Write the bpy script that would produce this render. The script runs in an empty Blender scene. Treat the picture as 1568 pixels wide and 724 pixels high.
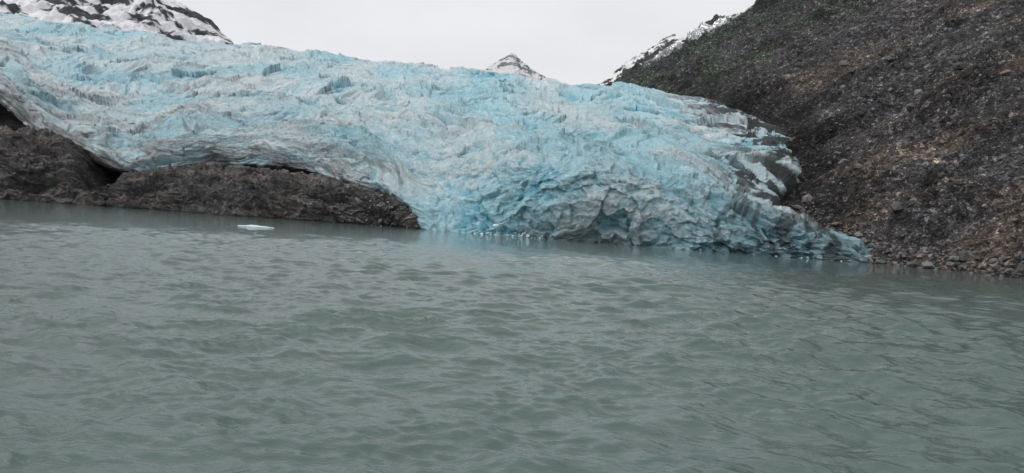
import bpy, math, numpy as np
from mathutils import Matrix, Vector
rng=np.random.default_rng(7)
sc=bpy.context.scene
# ---------------- camera -----------------
TH=math.atan(0.07); F0=1120.0; PITCH=math.atan(19/F0); EYE=4.0
Fw=np.array([0,math.cos(PITCH),-math.sin(PITCH)]); U0=np.array([0,math.sin(PITCH),math.cos(PITCH)]); R0=np.array([1.,0,0])
Rt=math.cos(TH)*R0+math.sin(TH)*U0; Up=-math.sin(TH)*R0+math.cos(TH)*U0
cam=bpy.data.cameras.new("camera"); co=bpy.data.objects.new("camera",cam); sc.collection.objects.link(co)
M=Matrix.Identity(4)
for i in range(3):
    M[i][0]=Rt[i]; M[i][1]=Up[i]; M[i][2]=-Fw[i]
M[2][3]=EYE
co.matrix_world=M; cam.sensor_width=36; cam.lens=F0/1568*36; cam.clip_end=20000; cam.clip_start=0.1
sc.camera=co
def S(x,y,D):
    d=Fw*F0+Rt*(x-784)+Up*(362-y)
    p=d*(D/d[1]); p[2]+=EYE
    return p
def W(x,y,z=-1.5):
    d=Fw*F0+Rt*(x-784)+Up*(362-y)
    p=d*(EYE/-d[2]); p[2]=z
    return p
# ---------------- numpy noise -----------------
def _h(ix,iy,seed):
    h=(ix.astype(np.int64)*374761393+iy.astype(np.int64)*668265263+seed*974634777)&0xffffffff
    h=((h^(h>>13))*1274126177)&0xffffffff
    h=((h^(h>>16))*2246822519)&0xffffffff
    return ((h^(h>>15))&0xffffff)/float(0xffffff)
def per(x,y,seed=0):
    ix=np.floor(x); iy=np.floor(y); fx=x-ix; fy=y-iy
    def g(ox,oy):
        a=_h(ix+ox,iy+oy,seed)*2*np.pi
        return np.cos(a)*(fx-ox)+np.sin(a)*(fy-oy)
    u=fx*fx*fx*(fx*(fx*6-15)+10); v=fy*fy*fy*(fy*(fy*6-15)+10)
    a=g(0,0);b=g(1,0);c=g(0,1);d=g(1,1)
    return ((a+(b-a)*u)*(1-v)+(c+(d-c)*u)*v)*1.5
def fbm(x,y,seed=0,o=4,gain=.5):
    r=0;a=1
    for k in range(o):
        r=r+a*per(x*2**k+k*13.7,y*2**k-k*7.1,seed+k*17); a*=gain
    return r
def ridged(x,y,seed=0,o=3):
    r=0;a=1
    for k in range(o):
        r=r+a*(1-2*np.abs(per(x*2**k+k*3.7,y*2**k-k*9.1,seed+k*31))); a*=.5
    return r/1.75
def wor(x,y,seed=0):
    ix=np.floor(x); iy=np.floor(y)
    F1=np.full(x.shape,9.);F2=np.full(x.shape,9.);CX=np.zeros(x.shape);CY=np.zeros(x.shape);DX=np.zeros(x.shape);DY=np.zeros(x.shape)
    for ox in(-1,0,1):
        for oy in(-1,0,1):
            cx=ix+ox;cy=iy+oy
            dx=x-(cx+_h(cx,cy,seed)); dy=y-(cy+_h(cx,cy,seed+5))
            d=np.sqrt(dx*dx+dy*dy); n=d<F1
            F2=np.where(n,F1,np.minimum(F2,d)); F1=np.where(n,d,F1)
            CX=np.where(n,cx,CX);CY=np.where(n,cy,CY)
            DX=np.where(n,dx,DX);DY=np.where(n,dy,DY)
    return F1,F2,_h(CX,CY,seed+9),_h(CX,CY,seed+11),_h(CX,CY,seed+13),DX,DY
def facet(x,y,seed):
    F1,F2,c,c2,c3,dx,dy=wor(x,y,seed)
    return (c-.5)+(c2-.5)*2*dx+(c3-.5)*2*dy, F2-F1, c
def ss(a,b,x):
    t=np.clip((x-a)/(b-a),0,1); return t*t*(3-2*t)
# ---------------- mesh helpers -----------------
def cr(G,counts):
    out=[];par=[];n=len(G)
    for i,c in enumerate(counts):
        t=np.linspace(0,1,c,endpoint=(i==len(counts)-1))
        t_=t.reshape((-1,)+(1,)*(G.ndim-1))
        p0=G[max(i-1,0)];p1=G[i];p2=G[i+1];p3=G[min(i+2,n-1)]
        m1=(p2-p0)*.5*.8;m2=(p3-p1)*.5*.8
        out.append((2*t_**3-3*t_**2+1)*p1+(t_**3-2*t_**2+t_)*m1+(-2*t_**3+3*t_**2)*p2+(t_**3-t_**2)*m2)
        par.append(i+t)
    return np.concatenate(out),np.concatenate(par)
def loft(G,rc,cc):
    A,rp=cr(G,rc); B,cp=cr(np.swapaxes(A,0,1),cc)
    return np.swapaxes(B,0,1),rp,cp
def link(name,me,mat):
    o=bpy.data.objects.new(name,me); sc.collection.objects.link(o)
    if mat: me.materials.append(mat)
    return o
def mesh_from(name,V,Fc,mat,col=None,smooth=True,attrs=None):
    me=bpy.data.meshes.new(name); n=len(V);m,k=Fc.shape
    me.vertices.add(n); me.vertices.foreach_set("co",V.astype(np.float32).ravel())
    me.loops.add(m*k); me.loops.foreach_set("vertex_index",Fc.astype(np.int32).ravel())
    me.polygons.add(m); me.polygons.foreach_set("loop_start",np.arange(0,m*k,k,dtype=np.int32))
    me.polygons.foreach_set("loop_total",np.full(m,k,dtype=np.int32))
    me.polygons.foreach_set("use_smooth",np.full(m,smooth))
    me.update(calc_edges=True)
    if col is not None:
        a=me.attributes.new("tint","FLOAT_COLOR","POINT")
        c=np.ones((n,4),np.float32); c[:,:3]=col.reshape(-1,3); a.data.foreach_set("color",c.ravel())
    for k_,v in (attrs or {}).items():
        a=me.attributes.new(k_,"FLOAT","POINT"); a.data.foreach_set("value",v.astype(np.float32).ravel())
    return link(name,me,mat)
def gridf(R,C,flip=False):
    i=np.arange(R*C).reshape(R,C)
    f=np.stack([i[:-1,:-1],i[:-1,1:],i[1:,1:],i[1:,:-1]],-1).reshape(-1,4)
    return f[:,::-1] if flip else f
def normals(P,sgn=1):
    dr=np.gradient(P,axis=0);dc=np.gradient(P,axis=1)
    n=np.cross(dc,dr)*sgn; return n/(np.linalg.norm(n,axis=-1,keepdims=True)+1e-9)
def mixc(A,B_,t): return A*(1-t[...,None])+B_*t[...,None]
# ---------------- node helpers -----------------
class NT:
    def __init__(s,name):
        s.m=bpy.data.materials.new(name); s.m.use_nodes=True; s.t=s.m.node_tree; s.t.nodes.clear()
        s.out=s.n("ShaderNodeOutputMaterial"); s.p=s.n("ShaderNodeBsdfPrincipled"); s.l(s.p.outputs[0],s.out.inputs[0])
        s.tc=s.n("ShaderNodeTexCoord").outputs["Object"]
    def n(s,t,**k):
        x=s.t.nodes.new(t)
        for a,b in k.items(): setattr(x,a,b)
        return x
    def l(s,a,b): s.t.links.new(a,b)
    def setv(s,i,v):
        if hasattr(v,"is_output"): s.l(v,i)
        else: i.default_value=v
    def noise(s,scale,det=4,rough=.55,vec=None,dist=0):
        x=s.n("ShaderNodeTexNoise"); s.l(vec or s.tc,x.inputs["Vector"]); x.inputs["Scale"].default_value=scale;x.inputs["Detail"].default_value=det;x.inputs["Roughness"].default_value=rough;x.inputs["Distortion"].default_value=dist
        return x.outputs["Fac"]
    def vor(s,scale,out="Distance",feature="F1",vec=None):
        x=s.n("ShaderNodeTexVoronoi",feature=feature); s.l(vec or s.tc,x.inputs["Vector"]); x.inputs["Scale"].default_value=scale
        return x.outputs[out]
    def mapv(s,scale,rot=(0,0,0)):
        x=s.n("ShaderNodeMapping"); s.l(s.tc,x.inputs[0]); x.inputs["Scale"].default_value=scale; x.inputs["Rotation"].default_value=rot
        return x.outputs[0]
    def ramp(s,f,stops):
        x=s.n("ShaderNodeValToRGB"); s.l(f,x.inputs[0]); e=x.color_ramp.elements
        while len(e)<len(stops): e.new(.5)
        for q,(p,c) in zip(e,stops):
            q.position=p; q.color=(c,c,c,1) if not isinstance(c,tuple) else c+(1,)
        return x.outputs[0]
    def mix(s,f,a,b,mode="MIX"):
        x=s.n("ShaderNodeMix",data_type="RGBA",blend_type=mode)
        s.setv(x.inputs[0],f)
        s.setv(x.inputs[6],a+(1,) if isinstance(a,tuple) else a); s.setv(x.inputs[7],b+(1,) if isinstance(b,tuple) else b)
        return x.outputs[2]
    def math(s,op,a,b=0.):
        x=s.n("ShaderNodeMath",operation=op); s.setv(x.inputs[0],a); s.setv(x.inputs[1],b); return x.outputs[0]
    def attr(s,name,o="Fac"):
        x=s.n("ShaderNodeAttribute"); x.attribute_name=name; return x.outputs[o]
    def bump(s,h,dist,strength=1.,prev=None):
        x=s.n("ShaderNodeBump"); s.l(h,x.inputs["Height"]); x.inputs["Distance"].default_value=dist;x.inputs["Strength"].default_value=strength
        if prev: s.l(prev,x.inputs["Normal"])
        return x.outputs[0]
    def fin(s,col,rough,nrm=None,spec=.5):
        s.setv(s.p.inputs["Base Color"],col+(1,) if isinstance(col,tuple) else col); s.setv(s.p.inputs["Roughness"],rough)
        s.p.inputs["Specular IOR Level"].default_value=spec
        if nrm: s.l(nrm,s.p.inputs["Normal"])
        return s.m
# ---------------- materials -----------------
q=NT("glacier_ice")
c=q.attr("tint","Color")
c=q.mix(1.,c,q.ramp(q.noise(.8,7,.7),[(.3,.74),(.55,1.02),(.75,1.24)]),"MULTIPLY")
b=q.bump(q.noise(.5,9,.74),2.1,.95)
MICE=q.fin(c,.65,b,.2)

q=NT("scree_rock")
c=q.attr("tint","Color")
v1=q.vor(.7,"Color"); s1=q.n("ShaderNodeSeparateColor"); q.l(v1,s1.inputs[0])
v2=q.vor(2.2,"Color"); s2=q.n("ShaderNodeSeparateColor"); q.l(v2,s2.inputs[0])
c=q.mix(1.,c,q.ramp(s1.outputs[0],[(.0,.55),(.75,1.),(.9,1.7),(1.,2.8)]),"MULTIPLY"); c=q.mix(1.,c,q.ramp(s2.outputs[1],[(.0,.5),(.7,1.),(.92,1.8),(1.,3.)]),"MULTIPLY")
c=q.mix(1.,c,q.ramp(q.noise(.05,6,.65),[(.3,.5),(.7,1.5)]),"MULTIPLY")
b=q.bump(q.vor(.9),.9,.8); b=q.bump(q.noise(.7,8,.72),1.1,.9,b)
MSCREE=q.fin(c,.85,b,.25)
q=NT("bluff_rock")
c=q.attr("tint","Color")
mv=q.mapv((.25,.25,.8),(0,.5,0))
c=q.mix(1.,c,q.ramp(q.noise(.7,10,.75,vec=mv,dist=.4),[(.3,.45),(.5,1.),(.72,2.1)]),"MULTIPLY")
c=q.mix(1.,c,q.ramp(q.noise(1.2,6,.75),[(.35,.55),(.5,1.),(.7,2.2)]),"MULTIPLY")
b=q.bump(q.noise(.5,10,.78,vec=mv),4.,1.); b=q.bump(q.noise(.9,8,.75),1.2,1.,b)
MBLUFF=q.fin(c,.65,b,.4)
q=NT("boulder_rock")
c=q.mix(1.,q.attr("tint","Color"),q.ramp(q.noise(2.,5,.6),[(.3,.7),(.7,1.3)]),"MULTIPLY")
MBLD=q.fin(c,.85,q.bump(q.noise(3.,5),.15,.6),.25)
q=NT("floating_ice"); MFL=q.fin(q.mix(q.noise(1.5,4),(.55,.74,.82),(.78,.86,.88)),.4,q.bump(q.noise(2.,5),.2),.4)

def mtn(name,lo,f0,f1,nz):
    q=NT(name)
    c=q.mix(q.attr("snow"),q.mix(q.ramp(q.noise(.02,8,.7),[(.3,0.),(.7,1.)]),(.035,.04,.045),(.10,.105,.11)),(.9,.91,.93))
    q.fin(c,.8,q.bump(q.noise(.03,8,.7),12.,.8),.2)
    sp=q.n("ShaderNodeSeparateXYZ"); q.l(q.tc,sp.inputs[0])
    h=q.math("ADD",sp.outputs[2],q.math("MULTIPLY",q.math("SUBTRACT",q.noise(.006,4),.5),nz))
    mr=q.n("ShaderNodeMapRange",interpolation_type="SMOOTHSTEP"); q.l(h,mr.inputs[0]); mr.inputs[1].default_value=f0;mr.inputs[2].default_value=f1
    mr.inputs[3].default_value=lo; mr.inputs[4].default_value=1.
    tr=q.n("ShaderNodeBsdfTransparent"); mx=q.n("ShaderNodeMixShader")  # cloud haze put into the material: mountain fades to transparent with height
    q.l(mr.outputs[0],mx.inputs[0]); q.l(q.p.outputs[0],mx.inputs[1]); q.l(tr.outputs[0],mx.inputs[2]); q.l(mx.outputs[0],q.out.inputs[0])
    return q.m
# water
q=NT("lake_water")
mv=q.mapv((1.,1.9,1.),(0,0,.25))
b=q.bump(q.noise(1.6,4,.55,vec=mv,dist=.3),.05,1.)
b=q.bump(q.noise(5.5,3,.55,vec=mv,dist=.3),.016,1.,b)
c=q.mix(q.noise(.04,3),(.082,.122,.114),(.106,.150,.140))
q.p.inputs["IOR"].default_value=1.333
MWAT=q.fin(c,.03,b,.5)

# ---------------- glacier -----------------
cols=[ # B, T, M1, M2, M3, C
 [(-260,110,330),(-260,85,345),(-260,62,385),(-260,40,445),(-260,15,555),(-260,-8,720)],
 [(-120,125,320),(-120,98,335),(-120,77,380),(-120,57,440),(-120,34,550),(-120,14,710)],
 [(0,152,315),(0,125,326),(0,100,370),(0,75,430),(0,50,540),(0,31,700)],
 [(60,205,308),(60,178,318),(60,140,360),(60,100,425),(60,64,530),(60,36,690)],
 [(120,238,305),(120,205,315),(120,160,358),(120,118,420),(120,78,525),(120,45,680)],
 [(215,264,300),(215,225,312),(215,180,355),(215,135,415),(215,92,520),(215,59,670)],
 [(330,250,305),(330,213,315),(330,178,352),(330,140,410),(330,103,510),(330,74,665)],
 [(440,255,300),(440,218,310),(440,182,350),(440,148,405),(440,112,505),(440,81,660)],
 [(500,270,296),(500,225,308),(500,190,345),(500,155,400),(500,121,500),(500,92,650)],
 [(570,286,290),(570,235,303),(570,200,340),(570,165,395),(570,130,490),(570,103,640)],
 [(620,312,278),(620,255,293),(620,210,335),(620,172,390),(620,137,480),(620,107,630)],
 [(665,353,0),(665,262,283),(665,215,325),(665,180,380),(665,144,470),(665,112,620)],
 [(780,361,0),(780,252,250),(780,218,310),(780,190,360),(780,155,450),(780,124,600)],
 [(900,370,0),(900,256,226),(900,226,300),(900,200,350),(890,168,430),(880,136,580)],
 [(1040,381,0),(1040,288,230),(1020,244,290),(1010,215,335),(1000,180,400),(960,145,560)],
 [(1165,390,0),(1165,332,223),(1085,286,280),(1100,240,312),(1070,195,370),(1015,154,500)],
 [(1260,397,0),(1245,350,222),(1130,315,268),(1160,250,305),(1130,203,350),(1060,165,450)],
 [(1319,402,0),(1317,372,216),(1172,335,262),(1212,262,300),(1182,208,345),(1088,177,430)]]
G=[]
for cidx,cl in enumerate(cols):
    pts=[W(p[0],p[1]) if p[2]==0 else S(*p) for p in cl]
    B=pts[0]; left=cl[0][2]!=0
    under=[B+np.array([0,60,-9 if left else -4]),B+np.array([0,16,-1.5 if left else -3])]
    K=pts[-1]+np.array([0,260,-35.]); K2=pts[-1]+np.array([0,700,-60.])
    G.append(under+pts+[K,K2])
last=G[-1]; G.append([p+np.array([14,14,-9.]) for p in last])
G=np.swapaxes(np.array(G),0,1)
sp=[cols[i+1][0][0]-cols[i][0][0] for i in range(len(cols)-1)]
cc=[max(12,int(s*(.25 if i<2 else .88))) for i,s in enumerate(sp)]+[14]
rc=[10,20,150,100,84,84,84,26,8]
P,rp,cp=loft(G,rc,cc)
Nn=normals(P)
bm=np.interp(rp,[0,1,2,3,4,5,6,7,8,9],[-60,-15,0,30,72,115,165,225,330,430])
a=P[...,0].copy(); bb=np.repeat(bm[:,None],P.shape[1],1)
fr=ss(10.3,11.6,cp)[None,:]
facew=ss(3.5,2.9,rp)[:,None]*fr
wk=1-.75*facew
wa=a+9*per(a/45,bb/35,50)*wk+2.5*per(a/12,bb/10,51)
wb=bb+(16*per(a/85,bb/60,52)+8*per(a/35,bb/22,54))*wk+2.2*per(a/10,bb/8,53)
big=fbm(a/60,bb/42,1,2)
rid=ridged(wa/55,wb/17,3,3)
rid2=ridged(wa/24,wb/7,8,3)
f1,e1,id1=facet(wa/24,wb/11,20)
f2,e2,id2=facet(wa/8,wb/4.4,21)
f3,e3,id3=facet(wa/3.,wb/2.,22)
rx=a*.9+bb*.35; ry=bb*.95-a*.3
wx=rx+5*per(a/16,bb/16,151)+1.2*per(a/4,bb/4,153); wy=ry+5*per(a/16,bb/16,152)+1.2*per(a/4,bb/4,154)
g1,_,gid=facet(wx/14,wy/12,120)
g2,_,_=facet(wx/5.5,wy/5.5,131)
g3,_,_=facet(rx/2.4,ry/2.4,122)
sm=fbm(wa/3,wb/2.4,30,3)
saw=(wb/19+.6*per(a/60,bb/45,60))%1.0; saw=np.where(saw<.68,saw/.68,(1-saw)/.32)
amod=.6+.9*ss(-.4,.4,fbm(a/50,bb/40,161,2))
Hs=(2.8*rid+1.8*(saw-.5)+1.6*rid2+3.1*f1+1.3*f2)*amod+.6*f3+.5*sm
Hf=1.5*ridged(wx/22,wy/18,171,3)+2.5*g1+1.7*g2+.8*g3+.5*sm
H=4.2*big*(1-.5*ss(5,6.6,rp))[:,None]+Hs*(1-facew)+Hf*facew
taper=ss(.8,2.15,rp)*.95+.05; taper=taper*(1-.2*ss(6,7,rp))
edge=1-.6*ss(17,18,cp)
H*=taper[:,None]*edge[None,:]*.88
dirn=Nn*.87+np.array([0,0,.08])
P2=P+dirn*H[...,None]
P2[...,2]=np.where((rp<1.9)[:,None],np.minimum(P2[...,2],P[...,2]+1),P2[...,2])
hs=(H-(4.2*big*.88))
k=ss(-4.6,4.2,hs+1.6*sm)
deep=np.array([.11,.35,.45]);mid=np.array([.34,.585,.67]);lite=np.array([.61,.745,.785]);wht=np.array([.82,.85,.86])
C=mixc(np.broadcast_to(deep,P.shape),mid,ss(0,.38,k)); C=mixc(C,lite,ss(.38,.80,k)); C=mixc(C,wht,ss(.3,1.0,f3+.6*f2+.5*per(a/60,bb/60,70))*.85)  # hollows go deep blue: own ice colour plus crevasse shade in the tint
imx=np.interp(cp,np.arange(len(cols)+1),[c_[0][0] for c_ in cols]+[1340])[None,:]
bluez=ss(-.35,.6,per(a/45+3,bb/35,71)+.25*(id1-.5)+.4*ss(450,760,imx)*(1-.5*ss(1050,1200,imx))-.16)
C=mixc(C,C*np.array([.72,.94,1.01]),bluez)
C=mixc(C,np.array([.05,.12,.16]),ss(.07,.0,e1)*ss(.5,.2,k)*.6*(1-facew))  # cracks between blocks darkened, crevasse shade painted into the tint
leftw=ss(700,200,imx); low=ss(5.3,2.5,rp)[:,None]; vlow=ss(3.3,2.0,rp)[:,None]
dn=fbm(wa/22,wb/9,80,5,.62)
dirt=leftw*(low*.5+.06)*ss(-.4,.5,dn)+vlow*ss(680,560,imx)*.5*ss(-.4,.2,dn)
pr=cp[None,:]+.8*dn
rightw=ss(13.8,16.6,pr)*(1-.55*facew)
rn=fbm(wa/14,wb/5,90,5,.65)
dirtR=rightw*ss(-.28,.08,rn)
streak=ss(.08,.45,fbm((a+4*per(a/14,bb/12,195))/4.2,bb/20,191,5,.6)+.35*per(a/30,bb/20,196))*ss(4.2,3.2,rp)[:,None]*ss(13.2,15.2,pr)*ss(1.9,2.3,rp)[:,None]
bands=ss(.06,.0,np.abs(per(wa/80,wb/13,95)+.08*dn))*ss(-.1,.3,per(a/50,bb/40,96)+.1)
bands2=ss(.05,.0,np.abs(per(wa/26,wb/6,97)+.1*dn))*ss(-.15,.25,dn)*(1-facew)
lines=np.clip(.6*bands*(.3+leftw)*(1-.8*facew)+.45*bands2,0,.72)
C=mixc(C,np.array([.39,.37,.365]),np.clip(dirt,0,.62))
C=mixc(C,np.array([.14,.135,.135]),lines)
C=mixc(C,np.array([.30,.38,.40]),facew*ss(13.,15.5,cp)[None,:]*.35)
C=mixc(C,np.array([.06,.06,.06]),np.clip(streak*.75,0,1))
C=mixc(C,np.array([.035,.033,.033]),np.clip(dirtR,0,.93))
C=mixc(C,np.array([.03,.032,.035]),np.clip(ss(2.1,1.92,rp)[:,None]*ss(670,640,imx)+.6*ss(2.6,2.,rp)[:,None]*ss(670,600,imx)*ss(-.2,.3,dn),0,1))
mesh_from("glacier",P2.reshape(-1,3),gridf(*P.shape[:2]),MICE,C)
# ---------------- rock bluff -----------------
bl=[(-250,287,195,298),(-120,296,198,296),(0,305,207,294),(60,309,209,290),(108,313,232,288),(135,315,290,292),(160,316,297,290),(183,318,277,284),(230,321,263,283),(330,329,262,283),(440,336,269,280),(540,343,288,274),(600,347,307,270),(632,350,326,266),(668,352.5,351,0)]
G=[]
for x,y0,y1,D in bl:
    b0=W(x,y0); t_=S(x,y1,D) if D else W(x,y1,-.5)
    m_=b0*.5+t_*.5+np.array([0,-2.,1.5])
    G.append([b0+np.array([0,-12,-8]),b0,m_,t_,t_+np.array([0,20,.5]),t_+np.array([0,58,8. if x>30 else 15.])])
G=np.swapaxes(np.array(G),0,1)
cc=[max(10,int((bl[i+1][0]-bl[i][0])*(.4 if i<2 else 1.1))) for i in range(len(bl)-1)]
P,rp,cp=loft(G,[8,90,90,30,30],cc); Nn=normals(P)
a=P[...,0];bb=P[...,2]*1.2+P[...,1]
wa=a+5*per(a/14,bb/14,1);wb=bb+4*per(a/14,bb/14,2)+.35*a
H=3.4*fbm(wa/22,wb/13,3,3)+2.2*ridged(wa/9,wb/5,4,3)+2.*facet(wa/6,wb/4,5)[0]+1.*facet(wa/2,wb/1.5,6)[0]+.6*fbm(a/2,bb/2,8,3)
tp=ss(.6,1.5,rp)*(1-.8*ss(3,4.2,rp))
P2=P+Nn*(H*tp[:,None]*.8)[...,None]
n2=ss(-.3,.6,fbm(a/18,bb/12,11,4))
C=mixc(np.broadcast_to(np.array([.125,.122,.122]),P.shape),np.array([.235,.212,.198]),n2)
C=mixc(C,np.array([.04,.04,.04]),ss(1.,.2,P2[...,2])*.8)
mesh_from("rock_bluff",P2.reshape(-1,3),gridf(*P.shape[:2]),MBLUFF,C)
bluffP=P2
# ---------------- scree mountainside -----------------
base=np.array([(130,-100,0),(125,0,0),(118,60,0),(112,100,0),(107.5,153,0),(103.5,213,0),(99,262,11),(112,300,32),(119,345,54),(111,430,79),(98,500,98),(90,560,111),(88,640,125),(90,730,141),(98,830,158)],float)
crest=[]
for i,bp in enumerate(base):
    y=bp[1]
    if y<=430: crest.append(bp+np.array([450,45,352.]))
    else: crest.append({500:(430,530,376),560:(285,592,262),640:(222,640,213),730:(173,738,196),830:(108,842,163)}[int(y)])
crest=np.array(crest,float)
d=crest-base; L=np.linalg.norm(d,axis=1,keepdims=True)
sl=np.array([.72,0,.6]);
rows=[base-sl*34,base+np.array([0,0,-1.2])]
for f in (.1,.3,.6,1.): 
    r=base+d*f; r[:,2]-=np.minimum(L[:,0]*.03,8)*math.sin(math.pi*f); rows.append(r)
rows.append(crest+np.array([70,60,-70.]))
G=np.array(rows)
rc=[40,130,170,150,90,16]; cc=[14,24,50,110,220,130,80,70,100,70,50,60,60,50]
P,rp,cp=loft(G,rc,cc); Nn=-normals(P)
a=P[...,1].copy(); bb=P[...,0]*.75+P[...,2]*.65
dirv=a+.25*bb
H=5*fbm(dirv/60,bb/110,1,2)+4.*ridged(dirv/30,bb/110,2,3)+1.4*fbm(a/9,bb/12,3,4)
fa,ea,ida=facet(a/3.5,bb/3.5,4); fb,eb,idb=facet(a/1.5,bb/1.5,5)
rockn=ss(-.2,.5,per(a/25,bb/30,9))
H+=(1.1*fa)*(.5+.8*rockn)+.45*fb*(.5+rockn)
crag=ss(.1,.5,fbm(a/50+5,bb/60,14,3)); H+=crag*5*ridged(dirv/12,bb/16,15,3)
far=ss(450,600,a); H+=far*(5*ridged(dirv/30,bb/40,16,3)+4*facet(dirv/12,bb/18,18)[0])
tp=ss(.3,1.4,rp)*(1-.3*ss(5,6,rp))
P2=P+Nn*(H*tp[:,None])[...,None]
brown=ss(-.1,.6,fbm(dirv/30,bb/70,21,4))*ss(480,300,a)
C=mixc(np.broadcast_to(np.array([.047,.045,.048]),P.shape),np.array([.092,.075,.063]),brown)
C=C*(1+.9*(idb[...,None]-.5))
C=C*(1+.5*ridged(dirv/14,bb/120,33,3))[...,None]
C=mixc(C,np.array([.14,.135,.13]),ss(.25,.7,fbm(dirv/9,bb/45,37,4))*.5*ss(480,330,a))
bbase=np.interp(a,base[:,1],base[:,0]*.75+base[:,2]*.65)
C=mixc(C,np.array([.10,.105,.10]),ss(.1,.45,fbm(a/20,bb/26,57,4))*ss(205,165,a)*ss(12,30,bb-bbase)*.7)
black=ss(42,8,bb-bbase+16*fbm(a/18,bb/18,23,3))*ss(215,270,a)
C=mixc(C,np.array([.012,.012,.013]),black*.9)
veg=ss(400,540,a+40*per(bb/40,a/40,25))*ss(-.4,.1,fbm(dirv/22,bb/22,26,4)); C=mixc(C,np.array([.060,.080,.057]),veg*.9)
vg2=ss(.0,.45,fbm(dirv/18,bb/30,46,4))*ss(420,250,a)*ss(50,130,bb-bbase); C=mixc(C,np.array([.058,.073,.048]),vg2*.65)
bare=ss(.25,.6,ridged(dirv/20,bb/50,27,3))*far; C=mixc(C,np.array([.065,.067,.075]),bare*.6)
trail=ss(1.2,.3,np.abs(bb-124-.04*(a-240)-1.5*per(a/9,a/9,47)))*ss(226,232,a)*ss(262,252,a); C=mixc(C,np.array([.24,.205,.165]),trail*.75)
snow=ss(4.2,4.6,rp)[:,None]*ss(630,665,a)*ss(790,750,a)*ss(.0,.1,fbm(dirv/16,bb/9,28,4)+.14)
C=mixc(C,np.array([.8,.82,.85]),snow)
C=C*(1-.35*ss(1.2,0,P2[...,2])[...,None])
mesh_from("scree_mountainside",P2.reshape(-1,3),gridf(*P.shape[:2],flip=True),MSCREE,C)
wallP=P2; wallr=rp
# ---------------- boulders -----------------
import bmesh
bmx=bmesh.new(); bmesh.ops.create_icosphere(bmx,subdivisions=1,radius=1); bmx.verts.ensure_lookup_table()
IV=np.array([v.co[:] for v in bmx.verts]); IF=np.array([[v.index for v in f.verts] for f in bmx.faces]); bmx.free()
def rocks(name,pos,size,colr,mat,flat=.7,sink=.25):
    n=len(pos); k=len(IV)
    V=np.repeat(IV[None],n,0)*(1+rng.uniform(-.38,.38,(n,k,1)))
    V*=rng.uniform(.6,1.3,(n,1,3))*np.array([1,1,flat])
    an=rng.uniform(0,6.28,n);ti=rng.uniform(-.6,.6,n)
    ca,sa=np.cos(an)[:,None],np.sin(an)[:,None];ct,st=np.cos(ti)[:,None],np.sin(ti)[:,None]
    x,y,z=V[...,0],V[...,1],V[...,2]
    y,z=y*ct-z*st,y*st+z*ct; x,y=x*ca-y*sa,x*sa+y*ca
    V=np.stack([x,y,z],-1)*size[:,None,None]+pos[:,None,:]+np.array([0,0,1.])*(size*sink)[:,None,None]
    Fc=(IF[None]+(np.arange(n)*k)[:,None,None]).reshape(-1,3)
    return mesh_from(name,V.reshape(-1,3),Fc,mat,np.repeat(colr[:,None],k,1),smooth=False)
R_,C_=wallP.shape[:2]
def pick(n,r0,r1,y0,y1):
    ri=rng.integers(np.searchsorted(wallr,r0),np.searchsorted(wallr,r1),n*3); ci=rng.integers(0,C_,n*3)
    p=wallP[ri,ci]; p=p[(p[:,1]>y0)&(p[:,1]<y1)&(p[:,2]>-.5)]; return p[:n]
pA=pick(11000,1.,4.2,80,430); pB=pick(900,1.,1.25,110,260)
pos=np.concatenate([pA,pB]); n=len(pos)
size=np.concatenate([.22+.25*rng.pareto(2.6,len(pA)),.35+.3*rng.pareto(2.4,len(pB))]).clip(0,2.2)
g=rng.uniform(.06,.20,n); colr=np.stack([g*1.03,g*.99,g*.97],-1); 
br=rng.random(n)<.12; colr[br]*=np.array([1.2,.97,.8])
rocks("scree_boulders",pos,size,colr,MBLD)
ci=rng.integers(int(bluffP.shape[1]*.8),bluffP.shape[1]-4,300); ri=rng.integers(20,180,300); p=bluffP[ri,ci]
g=rng.uniform(.08,.28,300); rocks("moraine_rubble",p,.3+.3*rng.pareto(3,300).clip(0,3),np.stack([g,g,g*.98],-1),MBLD)
n=190; xs=np.concatenate([rng.normal(785,32,160),rng.uniform(675,1300,30)]); 
yy=np.interp(xs,[665,780,900,1040,1165,1319],[353,361,370,381,390,402])
p=np.array([W(x_,y_+.15,0.) for x_,y_ in zip(xs,yy)]); p[:,1]+=rng.uniform(-2,2.5,n); p[:,2]=np.where(rng.random(n)<.5,rng.exponential(.7,n),-.1)
rocks("ice_rubble",p,.2+.2*rng.pareto(2.8,n).clip(0,4),np.ones((n,3)),MFL)
fc=W(384,346.5,0.)
u=np.linspace(0,2*np.pi,64,endpoint=False); rad=1+.3*per(np.cos(u)*1.5+5,np.sin(u)*1.5+5,3)+.15*per(np.cos(u)*5,np.sin(u)*5,4)
rings=[]
for s_,z_ in [(.9,-.25),(1.,.02),(.93,.10),(.6,.16),(.25,.24),(.02,.2)]:
    zz=z_+ (.12*per(np.cos(u)*2*s_+9,np.sin(u)*2*s_+2,6) if z_>.1 else 0)
    rings.append(np.stack([fc[0]+.8+np.cos(u)*rad*3.3*s_,fc[1]+np.sin(u)*rad*1.3*s_,zz+0*u],-1))
V=np.array(rings); V=np.concatenate([V,V[:,:1]],1)
mesh_from("ice_floe",V.reshape(-1,3),gridf(6,65),MFL)
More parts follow.
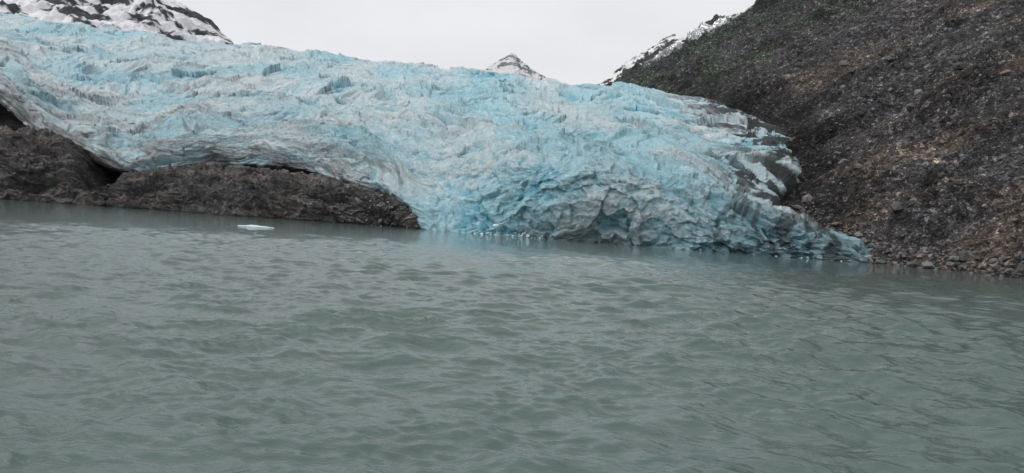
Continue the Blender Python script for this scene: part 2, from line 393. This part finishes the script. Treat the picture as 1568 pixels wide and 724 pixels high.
# ---------------- distant mountains -----------------
def mountain(name,pts,D,depth,base_z,amp,sd,snowbias,mat,cpx=1.0,scale=1.):
    top=[S(x,y,D) for x,y in pts]
    G=[[np.array([t[0],D-depth,base_z]),np.array([t[0],D-depth*.45,base_z*.45+t[2]*.55]),t,t+np.array([0,depth*.4,-depth*.35])] for t in top]
    G=np.swapaxes(np.array(G,float),0,1)
    cc=[max(6,int(abs(pts[i+1][0]-pts[i][0])*cpx)) for i in range(len(pts)-1)]
    P,rp,cp=loft(G,[90,110,20],cc); Nn=normals(P)
    a=P[...,0]/scale;bb=(P[...,2]*1.1+P[...,1]*.3)/scale
    w=a+20*per(a/60,bb/60,sd)
    H=amp*(ridged(w/110,bb/150,sd,4)*.9+.25*fbm(w/25,bb/25,sd+1,4))*(ss(2,1.4,rp)+ss(2,3,rp))[:,None]+amp*.2*fbm(a/12,bb/12,sd+2,3)
    P2=P+Nn*H[...,None]
    sn=ss(-.12,.12,fbm(w/60,bb/45,sd+5,5,.6)+.35*ridged(w/40,bb/130,sd+6,3)*-1+snowbias)
    mesh_from(name,P2.reshape(-1,3),gridf(*P.shape[:2]),mat,attrs={"snow":sn})
mountain("snowy_mountain",[(-420,-330),(-200,-230),(0,-120),(110,-55),(190,-14),(240,-2),(275,10),(305,26),(330,42),(350,62),(385,95)],1500,700,150,24,40,.16,mtn("snowy_mountain_rock",.02,640,760,60))
mountain("snowy_peak",[(712,150),(738,114),(762,97),(784,84),(796,94),(815,110),(840,126),(880,145)],2300,500,250,14,52,.45,mtn("snowy_peak_rock",.38,500,640,60),2.,.8)
mountain("snowy_peak",[(875,165),(905,142),(930,122),(965,96),(997,76),(1020,60),(1040,66),(1090,85),(1160,110)],1500,500,150,14,63,.14,mtn("snowy_ridge_rock",.05,405,460,40),2.,.6)
# ---------------- water -----------------
ang=np.concatenate([np.linspace(-180,-42,50,endpoint=False),np.linspace(-42,42,1000,endpoint=False),np.linspace(42,180,50)])*np.pi/180
r=np.concatenate([[.5,2,4,6],1/np.linspace(1/9.,1/420.,1250),[600,1000,2000,4500,9000]])
X=r[:,None]*np.sin(ang)[None];Y=r[:,None]*np.cos(ang)[None]
Z=np.zeros_like(X)
dr=np.gradient(r)[:,None]; 
nw=90; lam=.26*(3.8/.26)**(rng.random(nw)); th=np.radians(-98+rng.normal(0,30,nw)); ph=rng.uniform(0,6.28,nw)
gust=.8+.5*ss(-.6,.6,fbm(X/22,Y/30,201,3)); gust2=.55+.8*ss(-.6,.6,fbm(X/5,Y/6,203,3))
oX=X.copy();oY=Y.copy(); DXs=np.zeros_like(X);DYs=np.zeros_like(X)
for i in range(nw):
    kk=2*np.pi/lam[i]; slope=.047 if lam[i]>.7 else .040; A=slope/kk
    fade=np.clip((lam[i]/dr-2.)/1.5,0,1)
    rr=np.nonzero(fade[:,0]>0)[0]
    if len(rr)==0: continue
    s_=slice(rr[0],rr[-1]+1)
    phs=kk*(np.cos(th[i])*oX[s_]+np.sin(th[i])*oY[s_])+ph[i]
    wgt=A*fade[s_]*(gust2 if lam[i]<1 else gust)[s_]
    Z[s_]+=wgt*np.sin(phs); cs=wgt*np.cos(phs)*(.7 if lam[i]>.8 else .25); DXs[s_]+=np.cos(th[i])*cs; DYs[s_]+=np.sin(th[i])*cs
X=oX+DXs;Y=oY+DYs
rpt=W(657,498,0.); dd=((oX-rpt[0])/.6)**2+((oY-rpt[1])/.35)**2
Z+=.13*np.exp(-dd)*(1+.8*per(oX*7,oY*7,300))
Z[:4]=0
V=np.stack([X,Y,Z],-1)
mesh_from("lake_water",V.reshape(-1,3),gridf(*X.shape,flip=True),MWAT)
me=bpy.data.meshes.new("ground"); me.from_pydata([(-9000,-9000,-12),(9000,-9000,-12),(9000,9000,-12),(-9000,9000,-12)],[],[(0,1,2,3)])
q=NT("ground_silt"); link("ground",me,q.fin(q.mix(q.noise(.05,4),(.08,.08,.075),(.12,.115,.1)),.9))
# ---------------- light -----------------
w=bpy.data.worlds.new("World"); sc.world=w; w.use_nodes=True; t=w.node_tree
bg=t.nodes["Background"]; bg.inputs[1].default_value=.1
sk=t.nodes.new("ShaderNodeTexSky"); sk.sky_type='NISHITA'; sk.sun_disc=False; sk.sun_elevation=math.radians(52); sk.sun_rotation=math.radians(235)
tc=t.nodes.new("ShaderNodeTexCoord"); no=t.nodes.new("ShaderNodeTexNoise"); no.inputs["Scale"].default_value=2.2; no.inputs["Detail"].default_value=5
mp=t.nodes.new("ShaderNodeMapping"); mp.inputs["Scale"].default_value=(1,1,2.5)
t.links.new(tc.outputs["Generated"],mp.inputs[0]); t.links.new(mp.outputs[0],no.inputs["Vector"])
ra=t.nodes.new("ShaderNodeValToRGB"); ra.color_ramp.elements[0].position=.3; ra.color_ramp.elements[0].color=(.72,.72,.75,1); ra.color_ramp.elements[1].position=.7; ra.color_ramp.elements[1].color=(.88,.88,.895,1)
t.links.new(no.outputs[0],ra.inputs[0])
# upper sky darkened, above the view, for contrast in the water reflections
sx=t.nodes.new("ShaderNodeSeparateXYZ"); t.links.new(tc.outputs["Generated"],sx.inputs[0])
mr=t.nodes.new("ShaderNodeMapRange"); mr.interpolation_type='SMOOTHSTEP'; t.links.new(sx.outputs[2],mr.inputs[0])
mr.inputs[1].default_value=.33; mr.inputs[2].default_value=.75; mr.inputs[3].default_value=10.3; mr.inputs[4].default_value=9.0
ml=t.nodes.new("ShaderNodeVectorMath"); ml.operation='SCALE'; t.links.new(mr.outputs[0],ml.inputs["Scale"]); t.links.new(ra.outputs[0],ml.inputs[0])
mx=t.nodes.new("ShaderNodeMix"); mx.data_type='RGBA'; mx.inputs[0].default_value=.95
t.links.new(sk.outputs[0],mx.inputs[6]); t.links.new(ml.outputs[0],mx.inputs[7]); t.links.new(mx.outputs[2],bg.inputs[0])
sl_=bpy.data.lights.new("sun","SUN"); sl_.energy=1.5; sl_.angle=math.radians(60); sl_.color=(1,.97,.93)
so=bpy.data.objects.new("sun",sl_); sc.collection.objects.link(so)
dv=Vector((-.6,-.3,.9)).normalized(); so.rotation_euler=dv.to_track_quat('Z','Y').to_euler()
sc.view_settings.view_transform='Standard'; sc.view_settings.look='None'; sc.view_settings.exposure=0
